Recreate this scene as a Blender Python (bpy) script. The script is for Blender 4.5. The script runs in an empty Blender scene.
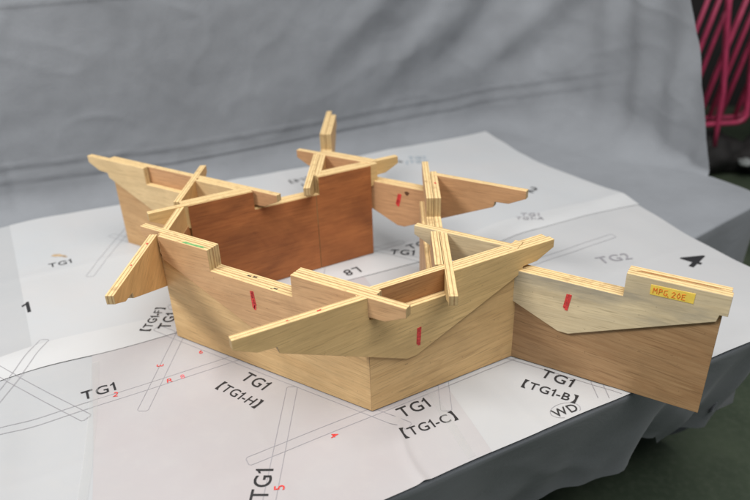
import bpy, bmesh, math, random
from mathutils import Vector, Matrix, noise
random.seed(7)
S = bpy.context.scene
COL = S.collection
R = math.radians

# ------------------------------------------------------------------ helpers
def link(o, parent=None):
    COL.objects.link(o)
    if parent: o.parent = parent
    return o

def mesh_obj(name, verts, faces, mat, parent=None, smooth=False):
    me = bpy.data.meshes.new(name)
    me.from_pydata([tuple(v) for v in verts], [], faces)
    me.update()
    if mat: me.materials.append(mat)
    if smooth:
        for p in me.polygons: p.use_smooth = True
    return link(bpy.data.objects.new(name, me), parent)

def tag(o, label=None, cat=None, group=None, kind=None):
    if label: o['label'] = label
    if cat: o['category'] = cat
    if group: o['group'] = group
    if kind: o['kind'] = kind
    return o

def bevel(o, w=0.0011, seg=2):
    m = o.modifiers.new('edge', 'BEVEL'); m.width = w; m.segments = seg
    m.limit_method = 'ANGLE'; m.angle_limit = R(35)
    return o

def smooth01(a, b, x):
    t = max(0.0, min(1.0, (x - a) / (b - a))); return t * t * (3 - 2 * t)

# ------------------------------------------------------------------ materials
def new_mat(name):
    m = bpy.data.materials.new(name); m.use_nodes = True
    nt = m.node_tree; nt.nodes.clear()
    out = nt.nodes.new('ShaderNodeOutputMaterial')
    bs = nt.nodes.new('ShaderNodeBsdfPrincipled')
    nt.links.new(bs.outputs[0], out.inputs[0])
    return m, nt, bs

def N(nt, t, **kw):
    n = nt.nodes.new(t)
    for k, v in kw.items(): setattr(n, k, v)
    return n

def setin(n, **kw):
    for k, v in kw.items(): n.inputs[k].default_value = v
    return n

def mixrgb(nt, fac, a, b, mode='MIX'):
    n = N(nt, 'ShaderNodeMix', data_type='RGBA', blend_type=mode)
    L = nt.links
    for idx, v in ((0, fac), (6, a), (7, b)):
        if hasattr(v, 'links'): L.new(v, n.inputs[idx])
        elif isinstance(v, (tuple, list)): n.inputs[idx].default_value = (*v, 1)
        else: n.inputs[idx].default_value = v
    return n.outputs[2]

def math_(nt, op, a, b=0.0):
    n = N(nt, 'ShaderNodeMath', operation=op)
    for i, v in enumerate((a, b)):
        if hasattr(v, 'links'): nt.links.new(v, n.inputs[i])
        else: n.inputs[i].default_value = v
    return n.outputs[0]

def ramp(nt, src, stops):
    n = N(nt, 'ShaderNodeValToRGB')
    el = n.color_ramp.elements
    while len(el) < len(stops): el.new(0.5)
    for e, (p, c) in zip(el, stops):
        e.position = p; e.color = (*c, 1) if isinstance(c, (tuple, list)) else (c, c, c, 1)
    nt.links.new(src, n.inputs[0]); return n.outputs[0]

def noise_tex(nt, vec, scale, detail=3, rough=0.5, dist=0.0):
    n = setin(N(nt, 'ShaderNodeTexNoise'), Scale=scale, Detail=detail, Roughness=rough, Distortion=dist)
    nt.links.new(vec, n.inputs['Vector']); return n.outputs[0]

def mapping(nt, vec, scale=(1, 1, 1), rot=(0, 0, 0), loc=(0, 0, 0)):
    n = N(nt, 'ShaderNodeMapping')
    n.inputs['Scale'].default_value = scale; n.inputs['Rotation'].default_value = rot; n.inputs['Location'].default_value = loc
    nt.links.new(vec, n.inputs['Vector']); return n.outputs[0]

def wood(name, light, dark, seed=0, tilt=0.0, ring=0.5, grey=0.0, red=0.0, vertical=False, edge=True,
         edge_l=(0.76, 0.56, 0.28), edge_d=(0.30, 0.16, 0.065), end_dark=0.3):
    """Plywood: veneer grain on the broad faces (local +-y), stripes of plies on the narrow ones."""
    m, nt, bs = new_mat(name); L = nt.links
    tc = N(nt, 'ShaderNodeTexCoord'); ob = tc.outputs['Object']
    rot = (0, R(tilt) + (R(90) if vertical else 0), 0)
    base = mapping(nt, ob, rot=rot, loc=(seed * 1.7, seed * 0.6, seed * 2.3))
    # broad figure
    st = mapping(nt, base, scale=(0.75, 1, 4.2))
    big = noise_tex(nt, st, 2.2, 4, 0.5, 0.6)
    rings = N(nt, 'ShaderNodeMath', operation='FRACT')
    L.new(math_(nt, 'MULTIPLY', big, 6.0), rings.inputs[0])
    ringv = ramp(nt, rings.outputs[0], [(0.0, 0.1), (0.55, 0.35), (0.86, 1.0), (0.97, 0.25), (1.0, 0.1)])
    fine = noise_tex(nt, mapping(nt, base, scale=(5, 1, 210)), 1.0, 3, 0.65)
    pores = noise_tex(nt, mapping(nt, base, scale=(16, 1, 420)), 1.0, 2, 0.5)
    blot = noise_tex(nt, mapping(nt, base, scale=(2.2, 1, 6)), 1.6, 4, 0.6, 0.3)
    mid = tuple((a + b) / 2 for a, b in zip(light, dark))
    c = mixrgb(nt, ramp(nt, blot, [(0.30, 0.0), (0.70, 1.0)]), light, mid)
    c = mixrgb(nt, math_(nt, 'MULTIPLY', ringv, ring), c, dark)
    c = mixrgb(nt, math_(nt, 'MULTIPLY', ramp(nt, fine, [(0.40, 0.0), (0.67, 1.0)]), 0.58), c, dark)
    c = mixrgb(nt, math_(nt, 'MULTIPLY', ramp(nt, pores, [(0.56, 0.0), (0.68, 1.0)]), 0.48), c, tuple(x * 0.52 for x in dark))
    if grey:
        g = noise_tex(nt, mapping(nt, base, scale=(2.0, 1, 9)), 2.0, 5, 0.62, 0.2)
        sep = N(nt, 'ShaderNodeSeparateXYZ'); L.new(ob, sep.inputs[0])
        band = ramp(nt, sep.outputs[2], [(0.17, 0.15), (0.225, 1.0), (0.262, 1.0), (0.30, 0.15)])
        f = math_(nt, 'MULTIPLY', ramp(nt, g, [(0.42, 0.0), (0.62, 1.0)]), band)
        c = mixrgb(nt, math_(nt, 'MULTIPLY', f, grey), c, (0.20, 0.20, 0.19))
    if red:
        g = noise_tex(nt, mapping(nt, base, scale=(3, 1, 5)), 1.8, 4, 0.6, 0.5)
        c = mixrgb(nt, math_(nt, 'MULTIPLY', ramp(nt, g, [(0.42, 0.0), (0.68, 1.0)]), red), c, (0.09, 0.028, 0.012))
    lines_ = noise_tex(nt, mapping(nt, base, scale=(0.9, 1, 34), loc=(3, 0, seed)), 1.3, 4, 0.55, 0.5)
    c = mixrgb(nt, math_(nt, 'MULTIPLY', ramp(nt, lines_, [(0.58, 0.0), (0.68, 1.0)]), 0.30), c, tuple(x * 0.72 for x in dark))
    pale = noise_tex(nt, mapping(nt, base, scale=(1.6, 1, 60), loc=(9, 0, seed)), 1.1, 3, 0.6, 0.3)
    c = mixrgb(nt, math_(nt, 'MULTIPLY', ramp(nt, pale, [(0.55, 0.0), (0.70, 1.0)]), 0.30), c, tuple(min(.9, x * 1.12) for x in light))
    # small scuffs and specks
    sp = noise_tex(nt, ob, 95.0, 2, 0.5)
    c = mixrgb(nt, ramp(nt, sp, [(0.70, 0.0), (0.77, 0.40)]), c, (0.09, 0.05, 0.025))
    hand = noise_tex(nt, mapping(nt, ob, scale=(1, 1, 1.8), loc=(seed, 4, 1)), 6.0, 6, 0.66, 0.4)
    c = mixrgb(nt, ramp(nt, hand, [(0.30, 0.65), (0.56, 0.0)]), c, tuple(x * 0.72 for x in mid))
    if edge:
        sep2 = N(nt, 'ShaderNodeSeparateXYZ'); L.new(ob, sep2.inputs[0])
        wob = noise_tex(nt, mapping(nt, ob, scale=(14, 60, 14)), 1.0, 2, 0.5)
        yy = math_(nt, 'ADD', math_(nt, 'MULTIPLY', sep2.outputs[1], 118.0), math_(nt, 'MULTIPLY', wob, 0.22))
        fr = math_(nt, 'FRACT', yy)
        str_ = ramp(nt, fr, [(0.0, 0.0), (0.58, 0.06), (0.70, 1.0), (0.84, 0.75), (0.95, 0.0)])
        en = noise_tex(nt, mapping(nt, ob, scale=(70, 260, 70)), 1.0, 3, 0.6)
        eb = mixrgb(nt, ramp(nt, en, [(0.35, 0.0), (0.75, 0.6)]), edge_l, tuple(x * 0.62 for x in edge_l))
        ec = mixrgb(nt, math_(nt, 'MULTIPLY', str_, 0.85), eb, edge_d)
        st2 = noise_tex(nt, mapping(nt, ob, loc=(2, seed, 9)), 26.0, 3, 0.6)
        ec = mixrgb(nt, ramp(nt, st2, [(0.58, 0.0), (0.75, 0.55)]), ec, (0.22, 0.12, 0.05))
        geo = N(nt, 'ShaderNodeNewGeometry')
        vt = N(nt, 'ShaderNodeVectorTransform', vector_type='NORMAL', convert_from='WORLD', convert_to='OBJECT')
        L.new(geo.outputs['True Normal'], vt.inputs[0])
        sn = N(nt, 'ShaderNodeSeparateXYZ'); L.new(vt.outputs[0], sn.inputs[0])
        # sawn ends are darker than sawn long edges
        ax = math_(nt, 'ABSOLUTE', sn.outputs[0])
        ec = mixrgb(nt, math_(nt, 'MULTIPLY', ramp(nt, ax, [(0.6, 0.0), (0.9, 1.0)]), end_dark), ec, (0.13, 0.075, 0.035))
        ay = math_(nt, 'ABSOLUTE', sn.outputs[1])
        c = mixrgb(nt, ramp(nt, ay, [(0.45, 0.0), (0.60, 1.0)]), ec, c)
    L.new(c, bs.inputs['Base Color'])
    bmp = setin(N(nt, 'ShaderNodeBump'), Strength=0.22, Distance=0.0008)
    L.new(fine, bmp.inputs['Height']); L.new(bmp.outputs[0], bs.inputs['Normal'])
    rr = ramp(nt, blot, [(0.3, 0.50), (0.7, 0.68)]); L.new(rr, bs.inputs['Roughness'])
    bs.inputs['Specular IOR Level'].default_value = 0.35
    return m

def plain(name, col, rough=0.7, var=0.12, scale=40.0, metallic=0.0):
    m, nt, bs = new_mat(name)
    tc = N(nt, 'ShaderNodeTexCoord')
    n = noise_tex(nt, tc.outputs['Object'], scale, 3, 0.6)
    c = mixrgb(nt, ramp(nt, n, [(0.3, 0.0), (0.7, 1.0)]), tuple(x * (1 - var) for x in col), tuple(min(1, x * (1 + var)) for x in col))
    nt.links.new(c, bs.inputs['Base Color'])
    bs.inputs['Roughness'].default_value = rough; bs.inputs['Metallic'].default_value = metallic
    return m

def paper_mat(name, col, col2, seed):
    m, nt, bs = new_mat(name); L = nt.links
    tc = N(nt, 'ShaderNodeTexCoord'); ob = mapping(nt, tc.outputs['Object'], loc=(seed * 3.1, seed, 0))
    n1 = noise_tex(nt, ob, 2.6, 4, 0.55)
    c = mixrgb(nt, ramp(nt, n1, [(0.36, 0.0), (0.64, 1.0)]), col, col2)
    n2 = noise_tex(nt, ob, 22, 5, 0.65)
    c = mixrgb(nt, ramp(nt, n2, [(0.50, 0.0), (0.80, 0.22)]), c, (0.47, 0.45, 0.43))
    n3 = noise_tex(nt, ob, 140, 2, 0.5)
    c = mixrgb(nt, ramp(nt, n3, [(0.74, 0.0), (0.80, 0.28)]), c, (0.36, 0.34, 0.33))
    L.new(c, bs.inputs['Base Color'])
    bs.inputs['Roughness'].default_value = 0.48
    bs.inputs['Specular IOR Level'].default_value = 0.4
    # soft creases
    v = setin(N(nt, 'ShaderNodeTexVoronoi', feature='DISTANCE_TO_EDGE'), Scale=2.1)
    wv = N(nt, 'ShaderNodeVectorMath', operation='ADD')
    nn = setin(N(nt, 'ShaderNodeTexNoise'), Scale=5.0, Detail=3.0)
    L.new(ob, nn.inputs['Vector']); L.new(ob, wv.inputs[0]); L.new(nn.outputs['Color'], wv.inputs[1]); L.new(wv.outputs[0], v.inputs['Vector'])
    cr = ramp(nt, v.outputs['Distance'], [(0.0, 0.0), (0.02, 1.0)])
    h = math_(nt, 'ADD', math_(nt, 'MULTIPLY', cr, 0.03), math_(nt, 'MULTIPLY', noise_tex(nt, ob, 6, 3, 0.5), 1.2))
    bmp = setin(N(nt, 'ShaderNodeBump'), Strength=0.30, Distance=0.006)
    L.new(h, bmp.inputs['Height']); L.new(bmp.outputs[0], bs.inputs['Normal'])
    return m

def cloth_mat(name, col):
    m, nt, bs = new_mat(name); L = nt.links
    tc = N(nt, 'ShaderNodeTexCoord'); ob = tc.outputs['Object']
    n1 = noise_tex(nt, ob, 3.0, 5, 0.6)
    c = mixrgb(nt, ramp(nt, n1, [(0.3, 0.0), (0.7, 1.0)]), tuple(x * 0.88 for x in col), tuple(x * 1.10 for x in col))
    n2 = noise_tex(nt, ob, 420, 2, 0.6)
    c = mixrgb(nt, ramp(nt, n2, [(0.35, 0.22), (0.65, 0.0)]), c, tuple(x * 0.6 for x in col))
    L.new(c, bs.inputs['Base Color'])
    bs.inputs['Roughness'].default_value = 0.92
    bs.inputs['Specular IOR Level'].default_value = 0.2
    bs.inputs['Sheen Weight'].default_value = 0.12
    w = noise_tex(nt, ob, 5.5, 6, 0.62, 0.8)
    b1 = setin(N(nt, 'ShaderNodeBump'), Strength=0.16, Distance=0.02); L.new(w, b1.inputs['Height'])
    b2 = setin(N(nt, 'ShaderNodeBump'), Strength=0.25, Distance=0.0006); L.new(n2, b2.inputs['Height']); L.new(b1.outputs[0], b2.inputs['Normal'])
    L.new(b2.outputs[0], bs.inputs['Normal'])
    return m

M_ink = plain('black_ink', (0.018, 0.018, 0.02), 0.55)
M_line = plain('grey_ink', (0.27, 0.26, 0.28), 0.6)
M_bluei = plain('blue_ink', (0.22, 0.30, 0.36), 0.6)
M_redpen = plain('red_pen', (0.60, 0.045, 0.04), 0.5, 0.42, 220)
M_redpale = plain('red_pen_pale', (0.66, 0.16, 0.18), 0.5, 0.25, 160)
M_green = plain('green_paint', (0.16, 0.36, 0.13), 0.6, 0.3, 90)
M_yellow = plain('yellow_sticker', (0.86, 0.62, 0.10), 0.45, 0.10, 45)
M_orange = plain('orange_pen', (0.72, 0.16, 0.02), 0.5)
M_dk = plain('dark_pencil', (0.05, 0.04, 0.03), 0.6)
M_knot = plain('wood_knot', (0.11, 0.045, 0.018), 0.6, 0.3, 200)
M_stain = plain('brown_stain', (0.42, 0.30, 0.18), 0.7, 0.3, 60)

W = {}
W['H_face'] = wood('plywood_pinkish_birch', (0.698, 0.442, 0.233), (0.517, 0.296, 0.143), 1, 2, 0.18)
W['H_wall'] = wood('plywood_pale_pine', (0.802, 0.563, 0.284), (0.578, 0.364, 0.163), 2, -4, 0.55)
W['C_face'] = wood('plywood_olive_lauan', (0.80, 0.565, 0.265), (0.54, 0.355, 0.150), 3, 5, 0.45)
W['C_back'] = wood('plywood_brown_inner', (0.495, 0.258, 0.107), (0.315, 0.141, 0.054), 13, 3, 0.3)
W['C_wall'] = wood('plywood_golden', (0.761, 0.519, 0.247), (0.548, 0.34, 0.146), 4, 5, 0.55)
W['B_face'] = wood('plywood_grey_stained', (0.767, 0.641, 0.416), (0.569, 0.452, 0.272), 5, 2, 0.15, grey=0.6)
W['B_wall'] = wood('plywood_tan_brown', (0.50, 0.320, 0.165), (0.31, 0.170, 0.077), 6, -5, 0.6)
W['D_wall'] = wood('plywood_red_brown', (0.50, 0.185, 0.058), (0.30, 0.096, 0.031), 7, 1, 0.35, red=0.5)
W['D_face'] = wood('plywood_honey', (0.722, 0.508, 0.234), (0.529, 0.339, 0.138), 8, 2, 0.25)
W['back_face'] = wood('plywood_salmon', (0.617, 0.356, 0.186), (0.456, 0.244, 0.116), 9, 1, 0.2)
W['E_face'] = wood('plywood_cream', (0.775, 0.585, 0.328), (0.601, 0.421, 0.214), 10, 2, 0.12)
W['E_wall'] = wood('plywood_light_orange', (0.659, 0.422, 0.209), (0.497, 0.286, 0.13), 11, -4, 0.45)
W['F_face'] = wood('plywood_orange', (0.734, 0.446, 0.185), (0.539, 0.296, 0.107), 12, 30, 0.25)
W['F_wall'] = wood('plywood_dark_orange', (0.55, 0.232, 0.078), (0.372, 0.142, 0.047), 14, 90, 0.3)
W['side_face'] = wood('plywood_straw', (0.702, 0.499, 0.233), (0.52, 0.343, 0.145), 15, 3, 0.25)
W['pink_wall'] = wood('plywood_dusty_tan', (0.579, 0.374, 0.207), (0.448, 0.266, 0.139), 16, 90, 0.12)

# ------------------------------------------------------------------ girders
TOP, NOTCH, HALF = 0.305, 0.251, 0.385
def profile(x0, x1, notch=True, top=TOP, apex=0.0, nr=(-0.1, 0.1)):
    """outline (x,z) of one shaped board between x0 and x1"""
    up = [(-HALF, top - 0.001), (HALF, top - 0.001)]
    if notch: up = [(-HALF, top), (nr[0], top), (nr[0], NOTCH), (nr[1], NOTCH), (nr[1], top), (HALF, top)]
    lo = [(-HALF, 0.283), (-0.340, 0.261), (-0.300, 0.259), (-0.297, 0.243), (apex - 0.012, 0.119), (apex + 0.012, 0.119),
          (0.297, 0.243), (0.300, 0.259), (0.340, 0.261), (HALF, 0.283)]
    def clip(ch):
        out = []
        def at(x):
            for (a, za), (b, zb) in zip(ch, ch[1:]):
                if a <= x <= b and b > a: return za + (zb - za) * (x - a) / (b - a)
            return ch[-1][1]
        out.append((x0, at(x0)))
        out += [p for p in ch if x0 + 1e-4 < p[0] < x1 - 1e-4]
        out.append((x1, at(x1)))
        return out
    u = clip(up); l = clip(lo)
    return l + u[::-1]

def prism(name, poly, y0, y1, mat, parent, bev=0.001):
    n = len(poly)
    v = [(x, y0, z) for x, z in poly] + [(x, y1, z) for x, z in poly]
    f = [tuple(range(n)), tuple(range(2 * n - 1, n - 1, -1))]
    f += [(j, i, i + n, j + n) for i in range(n) for j in [(i + 1) % n]]
    o = mesh_obj(name, v, f, mat, parent)
    bm = bmesh.new(); bm.from_mesh(o.data); bmesh.ops.recalc_face_normals(bm, faces=bm.faces); bm.to_mesh(o.data); bm.free()
    return bevel(o, bev)

D120 = math.sqrt(3) / 2
def girder(direction, off, s, label, front, back, zoff, fm, bm_, fnotch=True, bnotch=True, nr=(-0.1, 0.1)):
    if direction == 'a': loc = (off, s, 0); rz = R(90)
    elif direction == 'b': loc = (0.5 * off - D120 * s, D120 * off + 0.5 * s, 0); rz = R(-30)
    else: loc = (-0.5 * off + D120 * s, D120 * off + 0.5 * s, 0); rz = R(30)
    o = bpy.data.objects.new('plywood_girder', None); link(o)
    o.empty_display_size = 0.05
    o.location = loc; o.rotation_euler = (0, 0, rz)
    tag(o, label, 'wooden girder', 'interlocking plywood girders of the model')
    prism('board', profile(*front, notch=fnotch, top=TOP + zoff, nr=nr), -0.0195, -0.0006, fm, o)
    prism('board', profile(*back, notch=bnotch, top=TOP + zoff, nr=nr), 0.0006, 0.0195, bm_, o)
    return o

def wall(o, x0, x1, y0, y1, z1, mat, z0=0.0052):
    return prism('base_panel', [(x0, z0), (x1, z0), (x1, z1), (x0, z1)], y0, y1, mat, o)

def strokes(name, o, segs, w, y, mat, depth=0.0006):
    """pen strokes on a broad face: list of polylines in local x,z at plane y (towards -y)"""
    v = []; f = []
    for pl in segs:
        for (a, b) in zip(pl, pl[1:]):
            dx, dz = b[0] - a[0], b[1] - a[1]; l = math.hypot(dx, dz) or 1
            ex, ez = dx / l * w * .4, dz / l * w * .4; px, pz = -dz / l * w / 2, dx / l * w / 2
            k = len(v)
            q = [(a[0] - ex + px, a[1] - ez + pz), (a[0] - ex - px, a[1] - ez - pz), (b[0] + ex - px, b[1] + ez - pz), (b[0] + ex + px, b[1] + ez + pz)]
            v += [(x, y - depth * (0.8 + .2 * (k % 3)), z) for x, z in q]; v += [(x, y + 0.0005, z) for x, z in q]
            f += [(k, k + 1, k + 2, k + 3)] + [(k + i, k + (i + 1) % 4, k + 4 + (i + 1) % 4, k + 4 + i) for i in range(4)]
    return mesh_obj(name, v, f, mat, o)

def pen(o, line, w):
    """a felt pen stroke drawn over twice, slightly off itself"""
    (xa, za), (xb, zb) = line[0], line[-1]
    twin = [(x + w * .30, z - w * .35 * (1 if i else -.2)) for i, (x, z) in enumerate(line)]
    return strokes('red_mark', o, [line, twin, [(xa - w * .25, za), (xb - w * .15, zb + w * .3)]], w * .72, -0.0195, M_redpen)

def topmark(name, o, rects, mat, z):
    for (x0, x1, y0, y1) in rects:
        j = 0.18 * (y1 - y0); w = x1 - x0; h = y1 - y0
        v = [(x0, y0, z), (x0 + .45 * w, y0 + j * .3, z), (x1, y0 + j, z), (x1 - .1 * w, y0 + .6 * h, z), (x1 + 0.1 * w, y1, z), (x0 + .5 * w, y1 - j * 1.5, z), (x0 + 0.1 * w, y1 - j, z), (x0 + .06 * w, y0 + .5 * h, z)]
        r = mesh_obj(name, v, [tuple(range(8))], mat, o)
    return r

# -- front left girder
g = girder('b', 0.013, 0.295, 'front left pinkish girder with a green stripe on its stepped top edge', (-0.30, 0.388), (-0.385, 0.31), 0.0008, W['H_face'], W['H_face'], nr=(-0.137, 0.105))
wall(g, -0.310, 0.295, -0.0128, 0.007, 0.246, W['H_wall'])
pen(g, [(-0.013, 0.229), (-0.0115, 0.211), (-0.010, 0.201), (-0.0125, 0.188)], 0.0085)
topmark('green_stripe', g, [(-0.222, -0.150, -0.0175, -0.0075)], M_green, TOP + 0.0013)
topmark('black_mark', g, [(-0.045, -0.034, 0.004, 0.010), (-0.030, -0.018, 0.006, 0.013), (0.046, 0.057, -0.013, -0.007), (0.040, 0.046, -0.016, -0.0135)], M_dk, NOTCH + 0.0006)
# -- front right girder
g = girder('c', 0.012, 0.10, 'front olive girder crossing the near corner, a red stroke low on its broad face', (-0.385, 0.388), (-0.118, 0.383), 0.0, W['C_face'], W['C_back'], True, False)
wall(g, -0.1005, 0.300, -0.0125, 0.007, 0.246, W['C_wall'])
pen(g, [(0.019, 0.188), (0.0165, 0.150)], 0.0085)
topmark('red_mark', g, [(-0.210, -0.200, -0.013, -0.007), (-0.275, -0.270, -0.012, -0.009)], M_redpen, TOP + 0.0006)
# -- right girder
g = girder('b', 0.351, -0.315, 'right grey stained girder carrying a yellow sticker near its outer end', (-0.385, 0.315), (-0.142, 0.312), 0.0016, W['B_face'], W['side_face'], nr=(-0.122, 0.116))
wall(g, -0.130, 0.305, -0.0128, 0.007, 0.2485, W['B_wall'])
pen(g, [(0.004, 0.219), (-0.001, 0.186)], 0.0095)
st = prism('sticker', [(0.167, 0.2705), (0.250, 0.2715), (0.2505, 0.295), (0.166, 0.2935)], -0.0204, -0.0190, M_yellow, g, 0.0002)
x0, z0, h = 0.172, 0.2755, 0.0125
def gl(ox, pts, sl=0.0): return [(x0 + ox + x + sl * z, z0 + z * 1.0) for x, z in pts]
h_ = h
segs = [gl(0, [(0, 0), (0.001, h_), (0.004, h_ * .4), (0.007, h_), (0.008, 0)]),
        gl(0.0115, [(0, 0), (0.0005, h_), (0.005, h_ * .95), (0.006, h_ * .6), (0.001, h_ * .45)]),
        gl(0.021, [(0.006, h_), (0.001, h_ * .9), (0, h_ * .2), (0.004, 0), (0.0065, h_ * .35), (0.004, h_ * .4)]),
        gl(0.029, [(0.0, 0.0), (0.0005, -0.002)]),
        gl(0.0365, [(0, h_ * .8), (0.003, h_), (0.006, h_ * .75), (0, 0), (0.0065, 0)]),
        gl(0.046, [(0.003, h_), (0, h_ * .5), (0.003, 0), (0.006, h_ * .5), (0.003, h_)]),
        gl(0.055, [(0.006, h_), (0, h_ * .9), (0.0005, h_ * .5), (0.005, h_ * .5)]),
        gl(0.055, [(0.0005, h_ * .5), (0, 0), (0.006, 0)])]
strokes('handwriting', st, segs, 0.0013, -0.0204, M_orange, 0.0006)
st2 = topmark('brown_streak', g, [(0.13, 0.30, 0.0005, 0.006)], M_orange, TOP + 0.0019)
st2.data.materials[0] = plain('brown_streak', (0.36, 0.16, 0.05), 0.7, 0.4, 80)
# -- girder running away at the right
g = girder('a', 0.163, 0.39, 'narrow double girder seen end on, poking out over the front olive girder', (-0.397, 0.30), (-0.265, 0.385), 0.0008, W['side_face'], W['pink_wall'])
wall(g, -0.29, 0.245, 0.012, 0.0325, 0.235, W['pink_wall'])
topmark('red_mark', g, [(0.20, 0.212, -0.013, -0.006)], M_redpen, TOP + 0.0013)
# -- tall girder at the back
g = girder('a', -0.177, 0.965, 'rearmost upright looking double girder, seen end on behind the red brown panel', (-0.29, 0.34), (-0.387, 0.392), 0.0016, W['F_face'], W['side_face'])
# -- left fin girder
g = girder('a', -0.523, 0.405, 'orange fin shaped girder sticking out at the left corner', (-0.100, 0.078), (-0.387, 0.385), -0.0008, W['F_face'], W['F_face'], False, True)
wall(g, -0.098, 0.04, -0.0215, -0.002, 0.246, W['F_wall'])
wall(g, 0.0412, 0.078, -0.0215, -0.002, 0.246, W['F_wall'])
topmark('red_mark', g, [(-0.155, -0.147, 0.006, 0.012), (-0.26, -0.254, 0.008, 0.012)], M_redpen, TOP - 0.0002)
# -- rear right girder
g = girder('b', 0.675, 0.29, 'rear salmon girder hanging above the paper right of the red brown panel', (-0.385, 0.388), (-0.30, 0.1045), 0.0022, W['back_face'], W['back_face'], nr=(-0.105, 0.108))
pen(g, [(-0.0035, 0.222), (-0.0075, 0.206), (-0.0115, 0.190)], 0.010)
v = [(0.022 + 0.0075 * math.cos(a) * (1 + .25 * math.sin(3 * a)), -0.0201, 0.232 + 0.0065 * math.sin(a)) for a in [i * math.tau / 14 for i in range(14)]]
mesh_obj('knot', v, [tuple(range(14))], M_knot, g)
# -- inner dark panel girder
g = girder('c', 0.68, 0.09, 'inner red brown panel girder with a notch, its dark face turned to the viewer', (-0.385, 0.30), (-0.295, 0.385), 0.0008, W['D_face'], W['D_face'])
T = 0.3038
prism('base_panel', [(-0.281, 0.0052), (0.0900, 0.0052), (0.0900, 0.2495), (-0.0985, 0.2495), (-0.0985, T), (-0.281, T)], -0.0222, -0.0020, W['D_wall'], g)
prism('base_panel', [(0.0914, 0.0052), (0.276, 0.0052), (0.276, T), (0.1015, T), (0.1015, 0.2495), (0.0914, 0.2495)], -0.0222, -0.0020, W['D_wall'], g)
# -- far left girder
g = girder('b', 0.33, 0.885, 'far left cream girder with its pointed tip against the grey cloth', (-0.385, 0.30), (-0.30, 0.388), -0.0004, W['E_face'], W['back_face'], True, False, nr=(-0.12, 0.10))
wall(g, -0.283, 0.283, -0.0128, 0.007, 0.246, W['E_wall'])

# ------------------------------------------------------------------ table frame (u along the table, v to the back)
E1 = Vector((0.882, 0.471, 0)); E2 = Vector((-0.471, 0.882, 0))
def uv(u, v, z=0.0): return E1 * u + E2 * v + Vector((0, 0, z))
def to_uv(x, y): return x * 0.882 + y * 0.471, -x * 0.471 + y * 0.882

def hump(x, c, w): return math.exp(-((x - c) / w) ** 2)
def hp(x, y):
    """gentle waves of the paper lying on the cloth; nearly flat under the model"""
    u, v = to_uv(x, y)
    d = min(math.hypot(x + 0.15, y - 0.45) / 0.75, 1.6)
    far = smooth01(0.62, 1.05, d)
    h = 0.0012 + 0.0010 * noise.noise((x * 4, y * 4, 2.0))
    h += far * (0.006 * (noise.noise((x * 2.3, y * 2.3, 0.0)) + 0.35) + 0.0035 * noise.noise((u * 7, v * 3, 5.0)))
    h += 0.006 * far * hump(v, 0.60 + 0.03 * math.sin(u * 5), 0.05)
    # long soft folds running towards the front at the left
    h += 0.012 * smooth01(-0.35, -0.75, u) * (hump(u, -0.78 + 0.10 * v, 0.05) + 0.8 * hump(u, -0.98 + .25 * v, 0.06)) * smooth01(0.55, 0.2, v)
    h += 0.0045 * hump(u - 0.12 * math.sin(6 * v), 0.06 - 0.25 * v, 0.010) * smooth01(-0.02, -0.07, v)
    h += 0.003 * hump(v, -0.205, 0.03) * smooth01(0.25, 0.6, u)
    # sharp fold lines left from when the sheets were folded
    for (c0, ax, sl, amp, w) in ((0.17, 'v', 0.03, .0016, .020), (-0.24, 'u', 0.05, .0014, .018), (0.70, 'u', -0.04, .0020, .022), (1.06, 'v', -0.02, .0026, .03), (-0.93, 'u', 0.08, .0030, .03), (0.30, 'u', 0.02, .0014, .018)):
        t = (v - c0 - sl * u) if ax == 'v' else (u - c0 - sl * v)
        h += amp * max(0.0, 1 - abs(t) / w) * (0.55 + 0.45 * noise.noise((u * 3, v * 3, c0 * 9)))
    return max(h, 0.0004)

def right_edge(v):
    pts = [(-0.30, 1.262), (-0.16, 1.268), (-0.06, 1.276), (0.02, 1.283), (0.22, 1.30), (0.45, 1.335), (0.63, 1.366), (0.85, 1.352), (1.05, 1.335), (1.20, 1.346), (1.38, 1.375), (1.536, 1.396)]
    if v <= pts[0][0]: return pts[0][1]
    for (a, ua), (b, ub) in zip(pts, pts[1:]):
        if v <= b:
            t = (v - a) / (b - a); return ua + (ub - ua) * (t * t * (3 - 2 * t) * .5 + t * .5)
    return pts[-1][1]
def front_edge(u):
    return -0.229 + 0.0015 * math.sin(u * 4)

def sheet(label, u0, u1, v0, v1, lift, mat, nu=150, nv=90, name='paper_sheet', parent=None, skew=0.0, wav=0.0):
    vs = []; fs = []
    for j in range(nv + 1):
        for i in range(nu + 1):
            t = j / nv
            v = (v0 if v0 is not None else 0) + ((v1) - (v0 if v0 is not None else 0)) * t
            a = (u0 + skew * v + wav * math.sin(v * 7)) if u0 is not None else 0
            b = (u1 + skew * v + wav * math.sin(v * 7)) if u1 is not None else right_edge(v)
            u = a + (b - a) * i / nu
            if v0 is None:
                f0 = front_edge(u); v = f0 + (v1 - f0) * t
                if u1 is None:
                    b = right_edge(v); u = a + (b - a) * i / nu
                    f0 = front_edge(u); v = f0 + (v1 - f0) * t
            vv = v
            if v1 is not None and t > 0.999: vv = v + 0.012 * math.sin(u * 9) * (1 if lift < 0.9 else 0)
            if name == 'overlap_strip': vv += 0.012 * math.sin(u * 2.7 + 1) + 0.009 * math.sin(u * 7.3) + 0.004 * math.sin(u * 17) + 0.004 * noise.noise((u * 6, 1, 1))
            p = uv(u, vv)
            vs.append((p.x, p.y, hp(p.x, p.y) + lift))
    for j in range(nv):
        for i in range(nu):
            k = j * (nu + 1) + i
            fs.append((k, k + 1, k + nu + 2, k + nu + 1))
    o = mesh_obj(name, vs, fs, mat, parent, True)
    if label: tag(o, label, 'paper sheet', 'full size drawing sheets on the table')
    return o

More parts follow.
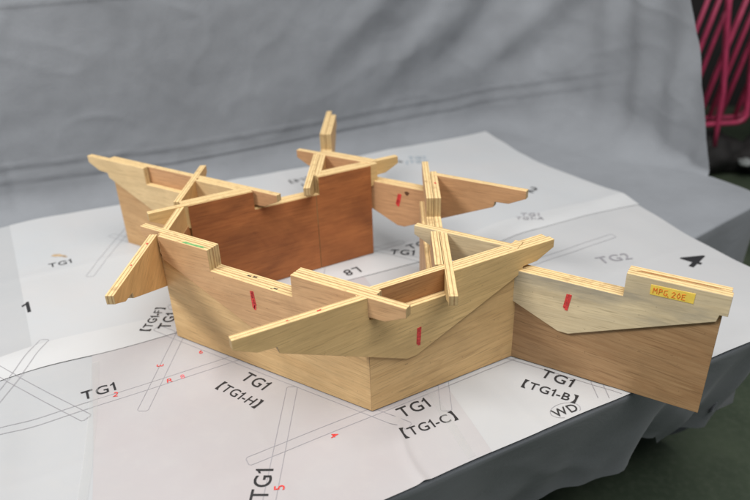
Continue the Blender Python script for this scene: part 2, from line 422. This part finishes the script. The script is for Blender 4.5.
P_white = paper_mat('drawing_paper_white', (0.437, 0.437, 0.441), (0.42, 0.423, 0.428), 1)
P_cool = paper_mat('drawing_paper_cool', (0.386, 0.396, 0.407), (0.407, 0.412, 0.42), 2)
P_pink = paper_mat('drawing_paper_pinkish', (0.399, 0.371, 0.375), (0.407, 0.395, 0.399), 3)
P_rear = paper_mat('drawing_paper_rear', (0.449, 0.463, 0.476), (0.463, 0.463, 0.468), 4)
P_band = paper_mat('drawing_paper_overlap', (0.504, 0.508, 0.512), (0.483, 0.487, 0.491), 5)

LV = {'fl': 0.0000, 'fc': 0.0012, 'fr': 0.0006, 'rl': 0.0018, 'rc': 0.0023, 'rr': 0.0018}
s_fl = sheet('cool white drawing sheet at the front left, soft folds and thin girder outlines', -1.9, -0.60, None, 0.60, LV['fl'], P_cool, skew=0.17, wav=0.006)
s_fc = sheet('pinkish drawing sheet under the near corner of the model, lettered TG1-H and TG1-C', -0.622, 0.160, None, 0.60, LV['fc'], P_pink, skew=0.17, wav=0.006)
s_fr = sheet('white drawing sheet under the right girder, a circled WD at its front edge', 0.135, None, None, 0.60, LV['fr'], P_white, skew=0.10)
s_rl = sheet('bluish drawing sheet at the far left, marked with a bold figure 1', -1.9, -0.62, 0.60, 1.53, LV['rl'], P_cool, 70, 50, skew=-0.05)
s_rc = sheet('rear middle drawing sheet lying behind and inside the model', -0.635, 0.92, 0.60, 1.533, LV['rc'], P_rear, skew=-0.05)
s_rr = sheet('rear right drawing sheet with wavy outer edge, marked TG2 and a bold 4', 0.90, None, 0.60, 1.536, LV['rr'], P_rear, 60, 70, skew=-0.05)
for s_, a, b, l in ((s_rl, -1.9, -0.62, .0018), (s_rc, -0.66, 0.90, .0023), (s_rr, 0.88, None, .0018)):
    v0 = 0.535
    sheet(None, a, b, v0, 0.640, l + 0.0006, P_band, 60, 8, 'overlap_strip', s_)

M_tape, nt_, bs_ = new_mat('clear_tape')
bs_.inputs['Base Color'].default_value = (0.62, 0.62, 0.61, 1); bs_.inputs['Roughness'].default_value = 0.25; bs_.inputs['Alpha'].default_value = 0.22
def tape(u0, skew, va, vb, w, parent):
    vs = []; fs = []; n = 40
    for i in range(n + 1):
        v = va + (vb - va) * i / n
        for k in range(4):
            uu = u0 + skew * v + 0.006 * math.sin(v * 7) + w * (k / 3 - .5); p = uv(uu, v)
            vs.append((p.x, p.y, hp(p.x, p.y) + 0.0016 + 0.0009 * (k in (1, 2)) + 0.0012 * abs(noise.noise((v * 30, k, 3)))))
        if i:
            for k in range(3): a = 4 * (i - 1) + k; fs.append((a, a + 1, a + 5, a + 4))
    return mesh_obj('tape', vs, fs, M_tape, parent, True)
tape(0.150, 0.13, -0.222, 0.06, 0.020, s_fr)
tape(-0.611, 0.17, -0.15, 0.50, 0.020, s_fl)

# ---- printing on the sheets
def lift_of(x, y):
    """height just above whichever sheet lies on top at x, y; None off the paper"""
    u, v = to_uv(x, y)
    if v > 1.525 or u > right_edge(v) - 0.006 or v < front_edge(u) + 0.005: return None
    if 0.530 <= v <= 0.652: l = 0.0034
    elif v > 0.652: l = 0.0023
    else:
        l = 0.0012
    return hp(x, y) + l + 0.0006
def strip(segs, w, name, mat, parent, dash=None):
    v = []; f = []
    for a, b in segs:
        a = Vector((*a, 0)); b = Vector((*b, 0)); d = b - a; L = d.length; ok = []
        n = max(1, int(L / 0.02)); p = Vector((-d.y, d.x, 0)).normalized() * w / 2
        for i in range(n + 1):
            c = a + d * i / n
            z = lift_of(c.x, c.y)
            for q in (c + p, c - p): v.append((q.x, q.y, z or 0))
            ok.append(z is not None)
            if i and ok[-1] and ok[-2]:
                k = len(v) - 4; f.append((k, k + 1, k + 3, k + 2))
    return mesh_obj(name, v, f, mat, parent)

def member(d, off, s, h=0.39, hw=0.0125):
    if d == 'a': c = Vector((off, s)); t = Vector((0, 1))
    elif d == 'b': c = Vector((0.5 * off - D120 * s, D120 * off + .5 * s)); t = Vector((-D120, .5))
    else: c = Vector((-.5 * off + D120 * s, D120 * off + .5 * s)); t = Vector((D120, .5))
    return [(c, t, Vector((-t.y, t.x)), h, hw)]
def outline(spec, w, parent):
    """closed ribbon round one girder's plan, laid on the sheets"""
    c, t, n, h, hw = spec; loop = []
    m = int(h * 2 / 0.02)
    for sgn in (1, -1):
        for i in range(m + 1):
            x = sgn * (h - 0.004 - (2 * h - 0.008) * i / m); loop.append((x, sgn * hw, 0, sgn))
        loop.append((-sgn * h, sgn * (hw - .004), -sgn, 0)); loop.append((-sgn * h, -sgn * (hw - .004), -sgn, 0))
    V = []; F = []; ok = []
    for x, y, nx, ny in loop:
        p = c + t * x + n * y; q = t * nx + n * ny
        z = lift_of(p.x, p.y); ok.append(z is not None)
        for k in (w / 2, -w / 2): V.append((p.x + q.x * k, p.y + q.y * k, z or 0))
    L = len(loop)
    for i in range(L):
        j = (i + 1) % L
        if ok[i] and ok[j]: F.append((2 * i, 2 * i + 1, 2 * j + 1, 2 * j))
    if F: mesh_obj('girder_outline', V, F, M_line, parent)
lines = {'fc': [], 'fl': [], 'rl': [], 'rc': [], 'rr': [], 'fr': []}
lines['fc'] += member('b', 0.0, .295) + member('c', 0.0, .1) + member('a', -.52, .4) + member('a', -.19, -.30) + member('a', .165, .39)
lines['fc'] += member('c', .352, -.51, .35)
lines['fl'] += member('b', -.33, .935, .39) + member('a', -.875, -.10) + member('c', -.33, -.62)
lines['rl'] += member('a', -.895, .93, .30) + member('b', .33, .885)
lines['rc'] += member('c', .68, .1) + member('b', .675, .29) + member('a', -.175, .97)
lines['fr'] += member('b', .34, -.315) + member('c', 0.34, .80, .3) + member('a', .52, -.2, .3)
for k_, s_ in (('fc', s_fc), ('fl', s_fl), ('rl', s_rl), ('rc', s_rc), ('fr', s_fr)):
    for q_ in lines[k_]: outline(q_, 0.0012, s_)

def glyph(ch, h):
    if ch == '1':
        q = [(0.0, 0.0), (0.0, 1.02), (-0.11, 1.02), (-0.18, 0.90), (-0.36, 0.80), (-0.36, 0.68), (-0.165, 0.76), (-0.165, 0.0)]
        return [(x * h * .95, y * h) for x, y in q], [(0, 1, 2, 3, 6), (3, 4, 5, 6), (0, 6, 7)]
    c = bpy.data.curves.new('t', 'FONT'); c.body = ch; c.size = h / 0.70; c.resolution_u = 4; c.offset = h * 0.008
    o = bpy.data.objects.new('t', c); COL.objects.link(o)
    dg = bpy.context.evaluated_depsgraph_get(); dg.update()
    me = o.evaluated_get(dg).to_mesh()
    v = [(p.co.x, p.co.y) for p in me.vertices]; f = [tuple(p.vertices) for p in me.polygons]
    o.evaluated_get(dg).to_mesh_clear()
    bpy.data.objects.remove(o); bpy.data.curves.remove(c)
    return v, f
def text_shape(body, h, sx=1.0):
    V = []; F = []; x = 0
    for ch in body:
        v, f = glyph(ch, h); a = min(p[0] for p in v); b = max(p[0] for p in v); k = len(V)
        V += [(p[0] - a + x, p[1]) for p in v]; F += [tuple(k + i for i in q) for q in f]
        x += b - a + 0.17 * h
    w = x - 0.17 * h
    return [((p[0] - w / 2) * sx, p[1]) for p in V], F

def bracketed(body, h, sx):
    v, f = text_shape(body, h, sx)
    x0 = min(p[0] for p in v) - .18 * h; x1 = max(p[0] for p in v) + .18 * h
    shp = [(0, -.12), (-.42, -.12), (-.42, 1.12), (0, 1.12), (-.17, .88), (-.24, .5), (-.17, .12)]
    for xx, sg in ((x0, 1), (x1, -1)):
        k = len(v); v = v + [(xx + sg * a * h, b * h) for a, b in shp]
        idx = [k + i for i in range(7)]
        f = f + [(idx[0], idx[1], idx[6]), (idx[6], idx[1], idx[5]), (idx[5], idx[1], idx[2]), (idx[5], idx[2], idx[4]), (idx[4], idx[2], idx[3])]
    return v, f

def place_text(items, parent, mat, name='lettering'):
    for (v, f, pos, ang) in items:
        c, s = math.cos(ang), math.sin(ang); V = []
        for x, y in v:
            X, Y = pos[0] + x * c - y * s, pos[1] + x * s + y * c
            V.append((X, Y, (lift_of(X, Y) or lift_of(*pos) or 0.004) + 0.0003))
        mesh_obj(name, V, f, mat, parent)

aC, aB, aA = R(30), R(-30), R(90)
H = 0.033
place_text([(*text_shape('TG1', H, .95), (-0.290, 0.100), R(-35)), (*bracketed('TG1-H', .026, .95), (-0.318, 0.053), R(-34)),
            (*text_shape('TG1', H, .95), (0.100, -0.002), R(29)), (*bracketed('TG1-C', .026, .95), (0.130, -0.055), R(26)),
            (*text_shape('TG1', H + .002, .95), (-0.194, -0.205), aA),
            (*text_shape('TG1', H, .95), (-0.602, 0.385 + .012), R(86)), (*bracketed('TG1-F', .025, .95), (-0.597 - .018, 0.387), R(84))][:5], s_fc, M_ink)
place_text([(*text_shape('TG1', H, .95), (-0.640, 0.066), R(30))], s_fl, M_ink)
place_text([(*text_shape('TG1', H, .95), (-0.556, 0.375), R(88)), (*bracketed('TG1-F', .025, .95), (-0.604, 0.385), R(86))], s_fc, M_ink)
place_text([(*text_shape('TG1', H, .95), (0.424, 0.096), R(-34)), (*bracketed('TG1-B', .026, .95), (0.398, 0.050), R(-30)),
            (*text_shape('WD', .024, .95), (0.428, -0.016), R(22))], s_fr, M_ink)
ell = []
for i in range(28):
    a0, a1 = i * math.tau / 28, (i + 1) * math.tau / 28
    c, s = math.cos(R(22)), math.sin(R(22))
    def ep(a):
        x, y = .036 * math.cos(a), .022 * math.sin(a); return (.425 + x * c - y * s, -.004 + x * s + y * c)
    ell.append((ep(a0), ep(a1)))
strip(ell, 0.0009, 'printed_circle', M_line, s_fr)
place_text([(*text_shape('1', .062, 0.95), (-0.990, 0.425), R(32)), ], s_fl, M_ink)
place_text([(*text_shape('TG1', .030, .95), (-1.020, 0.705), R(30))], s_rl, M_ink)
place_text([(*text_shape('TG1', .034, .95), (0.078, 0.738), R(-8)), (*text_shape('L8', .036, 1.0), (-0.085, 0.650), R(-150)),
            (*text_shape('TG', .034, 1.0), (0.135, 0.790), R(30)), (*text_shape('TG1', .036, 1.0), (-0.285, 1.385), R(-150)),
            (*bracketed('TG1-E', .030, 1.0), (-0.315, 1.435), R(-150)), (*text_shape('6', .030, 1.0), (0.090, 1.590), R(20)),
            (*text_shape('2', .055, 1.0), (0.575, 1.235), R(-40))], s_rc, M_ink)
place_text([(*text_shape('TG1', .034, .9), (0.158, 1.625), R(0)), (*text_shape('[TG1]', .030, .9), (0.158, 1.575), R(0))], s_rc, M_bluei)
place_text([(*text_shape('TG1', .030, .9), (0.535, 1.000), R(-12)), (*text_shape('TG1-A', .026, .9), (0.528, 0.965), R(-12))], s_rc, M_line)
place_text([(*text_shape('TG2', .040, 1.0), (0.742, 0.672), R(14))], s_fr, M_line)
place_text([(*text_shape('4', .098, 0.95), (0.940, 0.640), R(-42))], s_fr, M_ink)
# red pen figures beside the outlines
place_text([(*text_shape('3', .017, 1.0), (-0.540, 0.176), R(-80)), (*text_shape('2', .017, 1.0), (-0.601, 0.060), R(10)),
            (*text_shape('6', .015, 1.0), (-0.441, 0.225), R(20)), (*text_shape('4', .018, 1.0), (-0.086, -0.078), R(-50)),
            (*text_shape('5', .021, 1.0), (-0.165, -0.213), R(95)), (*text_shape('R', .015, 1.2), (-0.487, 0.112), R(20))], s_fc, M_redpen, 'red_figure')
place_text([(*text_shape('8', .016, 1.0), (-0.459, 0.126), R(30))], s_fc, M_redpale, 'red_figure')
place_text([(*text_shape('7', .016, 1.0), (0.545, 0.085), R(20))], s_fr, M_redpale, 'red_figure')
# a brown smudge
v = []; f = []
for cx, cy, r in ((-1.065, 0.775, .020), (-1.045, 0.772, .012), (-1.03, .764, .008)):
    k = len(v)
    for i in range(12):
        a = i * math.tau / 12; q = r * (0.7 + .5 * random.random())
        X, Y = cx + q * math.cos(a), cy + .55 * q * math.sin(a); v.append((X, Y, lift_of(X, Y) + .0003))
    f.append(tuple(range(k, k + 12)))
mesh_obj('smudge', v, f, M_stain, s_rl)

# ------------------------------------------------------------------ grey cloth: table top, sweep and hanging backdrop
M_cloth = cloth_mat('grey_cotton_cloth', (0.222, 0.234, 0.252))
def path(p):
    """plan line of the hanging cloth, p = length along it"""
    ctrl = [(-3.2, 1.66), (-2, 1.66), (-1, 1.66), (0, 1.66), (0.75, 1.66), (1.2, 1.655), (1.48, 1.60), (1.66, 1.38), (1.75, 1.12), (1.80, .88), (1.83, .6)]
    n = len(ctrl) - 1; x = max(0, min(0.99999, p)) * n; i = int(x); t = x - i
    P = [Vector(ctrl[max(0, min(n, i + k))]) for k in (-1, 0, 1, 2)]
    return 0.5 * ((2 * P[1]) + (P[2] - P[0]) * t + (2 * P[0] - 5 * P[1] + 4 * P[2] - P[3]) * t * t + (3 * P[1] - P[0] - 3 * P[2] + P[3]) * t ** 3)
import bisect
samp = [path(i / 600) for i in range(601)]
cum = [0.0]
for a, b in zip(samp, samp[1:]): cum.append(cum[-1] + (b - a).length)
LT = cum[-1]
def at_len(s):
    s = max(0, min(LT - 1e-5, s)); i = max(0, min(599, bisect.bisect_right(cum, s) - 1))
    t = (s - cum[i]) / max(1e-9, cum[i + 1] - cum[i]); return samp[i].lerp(samp[i + 1], t), (samp[i + 1] - samp[i]).normalized()
def crease(s):
    k = [(0, .20), (2.5, .19), (3.1, .156), (4.5, .170), (4.8, .215), (5.1, .29), (5.4, .38), (6, .5)]
    for (a, za), (b, zb) in zip(k, k[1:]):
        if s <= b: return za + (zb - za) * (s - a) / (b - a)
    return .5
vs = []; fs = []
NU, NQ = 420, 150
for j in range(NQ + 1):
    q = j / NQ
    for i in range(NU + 1):
        # fillet radius grows towards the right where the cloth sweeps out
        smax = LT
        s = i / NU * LT
        r = 0.105 + 0.11 * smooth01(LT - 1.05, LT - 0.6, s) - 0.19 * smooth01(LT - 0.45, LT, s)
        if q < 0.22:
            a = q / 0.22 * math.pi / 2
            off = r * (1 - math.sin(a)); z = r * (1 - math.cos(a)); up = math.sin(a)
        else:
            off = 0; z = r + (q - 0.22) / 0.78 * 1.25; up = 1.0
        # the free edge at the right leans back
        s2 = s * (1 - (0.33 * z) / LT)
        c, t = at_len(s2)
        nrm = Vector((-t.y, t.x)) * -1          # towards the table
        u = s2 - 2.0
        # folds: creases of the folded cloth and long soft drapes
        d = 0.0
        zc = crease(s2) + 0.003 * math.sin(u * 3)
        fd = 1 - 0.9 * smooth01(4.9, 5.4, s2)
        d += fd * up * (0.0030 * hump(z, zc, 0.006) - 0.0026 * hump(z, zc - 0.020, 0.014))
        d += fd * up * (0.0026 * hump(z, zc - 0.058, 0.005) - 0.0020 * hump(z, zc - 0.072, 0.012))
        d += up * 0.004 * hump(z, 0.745, 0.006)
        d += up * (0.005 * hump(s2, 2.50 - 0.05 * z, 0.006) - 0.004 * hump(s2, 2.525, 0.015))
        w = smooth01(3.6, 4.2, s2) * smooth01(6.2, 5.0, s2)
        ph = (s2 - 3.9) * 0.80 - (z - 0.2) * 0.85
        d += up * w * smooth01(0.15, 0.45, z) * (0.0105 * math.sin(ph * 16.0 + 2.2 * noise.noise((s2 * 1.9, z * 2.4, 3))) + 0.010 * noise.noise((ph * 9, s2, z)))
        w2 = smooth01(4.3, 4.7, s2)
        d += up * w2 * 0.016 * noise.noise((s2 * 7 + z * 1.4, z * 1.2, 8)) * smooth01(0.05, 0.25, z)
        w3 = smooth01(LT - .65, LT - .40, s2) * smooth01(LT - .02, LT - .2, s2)
        d += up * w3 * 0.014 * math.sin(s2 * 34 + z * 2.2)
        d += up * (0.010 * noise.noise((s2 * 1.7, z * 3.0, 1)) + 0.004 * noise.noise((s2 * 6, z * 7, 4)) + 0.0016 * noise.noise((s2 * 19, z * 17, 9)))
        rg = 1 - abs(noise.noise((s2 * 3.1 + z * 2.6, z * 4.2 - s2 * 1.1, 12)))
        d += up * 0.0030 * rg ** 8
        rg = 1 - abs(noise.noise((s2 * 6.5 - z * 1.0, z * 1.6, 21)))
        d += up * 0.007 * smooth01(4.6, 5.2, s2) * rg ** 4
        n2 = Vector((nrm.x, nrm.y)) * (off + d * up)
        p = uv(c.x + n2.x, c.y + n2.y, z - 0.0058)
        vs.append(p)
for j in range(NQ):
    for i in range(NU):
        k = j * (NU + 1) + i; fs.append((k, k + 1, k + NU + 2, k + NU + 1))
cloth = mesh_obj('backdrop_cloth', vs, fs, M_cloth, None, True)
tag(cloth, 'grey cotton cloth hung as a backdrop and spread over the table', 'cloth')

# the part lying on the table, with its rounded edge and the hanging skirt
outline = [(-3.0, -0.214), (-2.0, -0.214), (-1.0, -0.214), (0.0, -0.214), (0.30, -0.214), (0.6, -0.214), (0.9, -0.214), (1.10, -0.212), (1.185, -0.195), (1.205, -0.13),
           (1.205, 0.0), (1.21, 0.14), (1.235, 0.225), (1.30, 0.252), (1.494, 0.288), (1.692, 0.322), (1.80, 0.352), (1.822, 0.42), (1.822, 0.56), (1.80, 0.70), (1.74, 1.0), (1.66, 1.25), (1.4, 1.55)]
dense = []
for a, b in zip(outline, outline[1:]):
    n = max(2, int(math.dist(a, b) / 0.02))
    for i in range(n): dense.append((a[0] + (b[0] - a[0]) * i / n, a[1] + (b[1] - a[1]) * i / n))
dense.append(outline[-1])
for _ in range(3):
    dense = [dense[0]] + [tuple((dense[i - 1][k] + 2 * dense[i][k] + dense[i + 1][k]) / 4 for k in (0, 1)) for i in range(1, len(dense) - 1)] + [dense[-1]]
ZT = -0.005
def back_v(u):
    k = [(-9, 1.66), (1.30, 1.66), (1.5, 1.47), (1.66, 1.25), (1.74, 1.0), (1.80, .70), (1.815, .60), (1.83, .57)]
    for (a, va), (b, vb) in zip(k, k[1:]):
        if u <= b: return va + (vb - va) * (u - a) / (b - a)
    return .57
vs = []; fs = []
for u, v in dense:
    if v > 0.55: break
    k = len(vs); n = 12; vb = max(back_v(u), v)
    for q in range(n + 1): vs.append(uv(u, v + (vb - v) * q / n, ZT))
    if k:
        for q in range(n): a = k - n - 1 + q; fs.append((a, k + q, k + q + 1, a + 1))
mesh_obj('table_cover', vs, fs, M_cloth, cloth)
def hem_depth(u, v):
    if v < -0.1 and u < 1.15:
        d = 0.415 + 0.02 * math.sin(u * 5.0 + 1.0) + 0.012 * math.sin(u * 13)
        d += -0.040 * hump(u, 0.775, 0.03) + 0.055 * hump(u, 0.93, 0.035) + 0.035 * smooth01(0.8, 1.05, u) + 0.03 * hump(u, 0.42, .05)
        return d
    return 0.36 + 0.36 * smooth01(-0.15, 0.15, v)
vs = []; fs = []; NR = 26
for i, (u, v) in enumerate(dense):
    a = dense[max(0, i - 1)]; b = dense[min(len(dense) - 1, i + 1)]
    t = Vector((b[0] - a[0], b[1] - a[1])).normalized(); n = Vector((t.y, -t.x))
    D = hem_depth(u, v)
    for j in range(NR + 1):
        if j <= 5:
            an = j / 5 * math.pi / 2; o_ = 0.010 * math.sin(an); z = ZT - 0.010 * (1 - math.cos(an))
        else:
            q = (j - 5) / (NR - 5); z = ZT - 0.010 - q * (D - 0.010)
            L = i * 0.02
            o_ = 0.010 + q * (0.020 * math.sin(L * 9 + 2.0 * noise.noise((L, q, 0))) + 0.012 * math.sin(L * 23 + q)) + 0.014 * q * noise.noise((L * 3, q * 2, 2)) - (0.15 * q if v < -0.1 else 0.02 * q)
            if v < -0.1: o_ += q * q * (0.05 * hump(u, 0.70, 0.06) - 0.02 * hump(u, 0.80, 0.03) + 0.03 * hump(u, 0.45, 0.06))
            o_ += 0.010 * q * (1 - abs(noise.noise((L * 2.2 - q * .8, q * 1.4 + L, 15)))) ** 7
            o_ += 0.006 * noise.noise((L * 5, q * 3 + L * 2, 6)) * q
        vs.append(uv(u + n.x * o_, v + n.y * o_, z))
for i in range(len(dense) - 1):
    for j in range(NR):
        k = i * (NR + 1) + j; fs.append((k, k + NR + 1, k + NR + 2, k + 1))
sk = mesh_obj('skirt', vs, fs, M_cloth, cloth, True)

# ------------------------------------------------------------------ floor and the dark background at the right
m, nt, bs = new_mat('green_floor'); tc = N(nt, 'ShaderNodeTexCoord')
n1 = noise_tex(nt, tc.outputs['Object'], 3.5, 6, 0.6); n2 = noise_tex(nt, tc.outputs['Object'], 40, 4, 0.6)
c = mixrgb(nt, ramp(nt, n1, [(0.35, 0.0), (0.65, 1.0)]), (0.034, 0.050, 0.029), (0.062, 0.082, 0.049))
c = mixrgb(nt, ramp(nt, n2, [(0.45, 0.0), (0.75, 0.5)]), c, (0.085, 0.10, 0.07))
nt.links.new(c, bs.inputs['Base Color']); bs.inputs['Roughness'].default_value = 0.6
ZF = -0.75
fl = mesh_obj('floor', [(-6, -5, ZF), (7, -5, ZF), (7, 9, ZF), (-6, 9, ZF)], [(0, 1, 2, 3)], m); tag(fl, kind='structure')
M_dark = plain('dark_wall', (0.012, 0.010, 0.010), 0.9, 0.3, 3)
bw = mesh_obj('wall', [(-2, 6.0, ZF), (7, 4.2, ZF), (7, 4.2, 4), (-2, 6.0, 4), (-2, 6.2, ZF), (7, 4.4, ZF), (7, 4.4, 4), (-2, 6.2, 4)],
              [(0, 1, 2, 3), (7, 6, 5, 4), (0, 4, 5, 1), (3, 2, 6, 7)], M_dark); tag(bw, kind='structure')

def tube(name, pts, r, mat, parent, seg=10):
    pts = [Vector(p) for p in pts]; v = []; f = []
    for i, p in enumerate(pts):
        t = (pts[min(i + 1, len(pts) - 1)] - pts[max(i - 1, 0)]).normalized()
        a = t.cross(Vector((0, 1, 0.13))).normalized(); b = t.cross(a)
        for k in range(seg):
            w = math.tau * k / seg; v.append(p + a * r * math.cos(w) + b * r * math.sin(w))
    for i in range(len(pts) - 1):
        for k in range(seg):
            f.append((i * seg + k, i * seg + (k + 1) % seg, (i + 1) * seg + (k + 1) % seg, (i + 1) * seg + k))
    f.append(tuple(range(seg))[::-1]); f.append(tuple((len(pts) - 1) * seg + k for k in range(seg)))
    return mesh_obj(name, v, f, mat, parent, True)
M_pink = plain('crimson_paint', (0.52, 0.052, 0.13), 0.40, 0.2, 12)
def rack(loc, label, k):
    o = bpy.data.objects.new('tube_rack', None); link(o); o.location = loc; o.rotation_euler = (0, 0, R(-4 * k))
    tag(o, label, 'metal rack', 'crimson tube racks behind the table')
    # frame: down the right side, round the corner, along the bottom
    fr = [(0.62, 0, 1.25), (0.60, 0, 0.95), (0.655, 0, 0.50), (0.70, 0, 0.10)]
    fr += [(0.70 - 0.07 * (1 - math.cos(a)) + .01, 0, 0.10 - 0.085 * math.sin(a)) for a in (R(25), R(50), R(75), R(90))]
    fr += [(0.50, 0, 0.010), (0.2, 0, -0.01), (-0.1, 0, -0.02)]
    tube('frame', fr, 0.017, M_pink, o)
    tube('leg', [(0.40, -.03, 0.98), (0.43, -.03, 0.72), (0.505, -.03, 0.23), (0.512, -.03, 0.02), (0.525, -.02, -0.14)], 0.014, M_pink, o)
    for i in range(12):
        x = 0.16 + i * 0.080; y = .03 + .02 * (i % 3)
        tube('bar', [(x, y, 0.0), (x + 0.10, y, 0.52), (x + 0.22, y, 1.10)], 0.0090 + .002 * (i % 2), M_pink, o)
    return o
rack((1.72, 3.25, -0.385), 'crimson tubular rack with slanted bars, nearest to the cloth edge', 0)
rack((1.80, 3.47, -0.40), 'crimson tubular rack half hidden behind the nearer crimson rack', 1)

def lump(name, loc, size, mat, label, cat, seed):
    bm = bmesh.new(); bmesh.ops.create_icosphere(bm, subdivisions=4, radius=1)
    for v in bm.verts:
        d = 1 + 0.25 * noise.noise(v.co * 1.6 + Vector((seed, 0, 0))) + 0.10 * noise.noise(v.co * 4 + Vector((0, seed, 0)))
        v.co = Vector((v.co.x * size[0], v.co.y * size[1], max(-0.75, v.co.z) * size[2])) * d
    me = bpy.data.meshes.new(name); bm.to_mesh(me); bm.free(); me.materials.append(mat)
    for p in me.polygons: p.use_smooth = True
    o = link(bpy.data.objects.new(name, me)); o.location = loc
    return tag(o, label, cat)
M_sack = plain('dark_sack', (0.020, 0.018, 0.017), 0.8, 0.3, 8)
M_rag = plain('pale_rag', (0.30, 0.32, 0.31), 0.8, 0.35, 10)
lump('sack', (2.28, 3.35, -0.62), (0.24, 0.16, 0.15), M_sack, 'dark sack slumped on the floor under the crimson racks', 'sack', 1)
lump('sack', (2.72, 3.30, -0.61), (0.26, 0.18, 0.17), M_sack, 'dark sack on the floor at the right edge of the picture', 'sack', 5)
lump('rag', (2.44, 3.16, -0.62), (0.045, 0.04, 0.025), M_rag, 'pale crumpled rag lying against the dark sack', 'rag', 3)

# ------------------------------------------------------------------ light
Wd = bpy.data.worlds.new('World'); S.world = Wd; Wd.use_nodes = True
bg = Wd.node_tree.nodes['Background']; bg.inputs[0].default_value = (0.86, 0.93, 1.0, 1); bg.inputs[1].default_value = 0.17
def area(name, loc, target, size, energy, col, sy=None):
    l = bpy.data.lights.new(name, 'AREA'); l.energy = energy; l.size = size; l.color = col
    if sy: l.shape = 'RECTANGLE'; l.size_y = sy
    o = link(bpy.data.objects.new(name, l)); o.location = loc
    o.rotation_euler = (Vector(target) - Vector(loc)).to_track_quat('-Z', 'Y').to_euler()
    return o
area('window_lamp', (-2.9, -0.9, 3.5), (0, 0.4, 0.1), 1.1, 158, (1.0, 0.975, 0.94))
area('ceiling_lamp', (0.9, -0.9, 4.2), (0.1, 0.7, 0), 3.4, 238, (1.0, 0.99, 0.975))

# ------------------------------------------------------------------ camera
cam = bpy.data.cameras.new('camera'); co = link(bpy.data.objects.new('camera', cam)); S.camera = co
Rr = Vector((0.99931768, 0.02004401, -0.03102288)); Ru = Vector((0.01820844, 0.46341888, 0.88595225)); Rf = Vector((-0.03213463, 0.88591263, -0.46273771))
mt = Matrix((Rr, Ru, -Rf)).transposed().to_4x4(); mt.translation = Vector((0.06041768, -1.13136308, 1.0))
co.matrix_world = mt
cam.sensor_width = 36; cam.lens = 659.1618 / 750 * 36; cam.clip_start = 0.05; cam.clip_end = 60
cam.dof.use_dof = True; cam.dof.focus_distance = 1.46; cam.dof.aperture_fstop = 2.0

S.view_settings.view_transform = 'Standard'; S.view_settings.look = 'None'; S.view_settings.gamma = 1; S.view_settings.exposure = 0
S.render.engine = 'CYCLES'; S.cycles.max_bounces = 8; S.cycles.use_denoising = True
S.render.resolution_x = 1024; S.render.resolution_y = 683
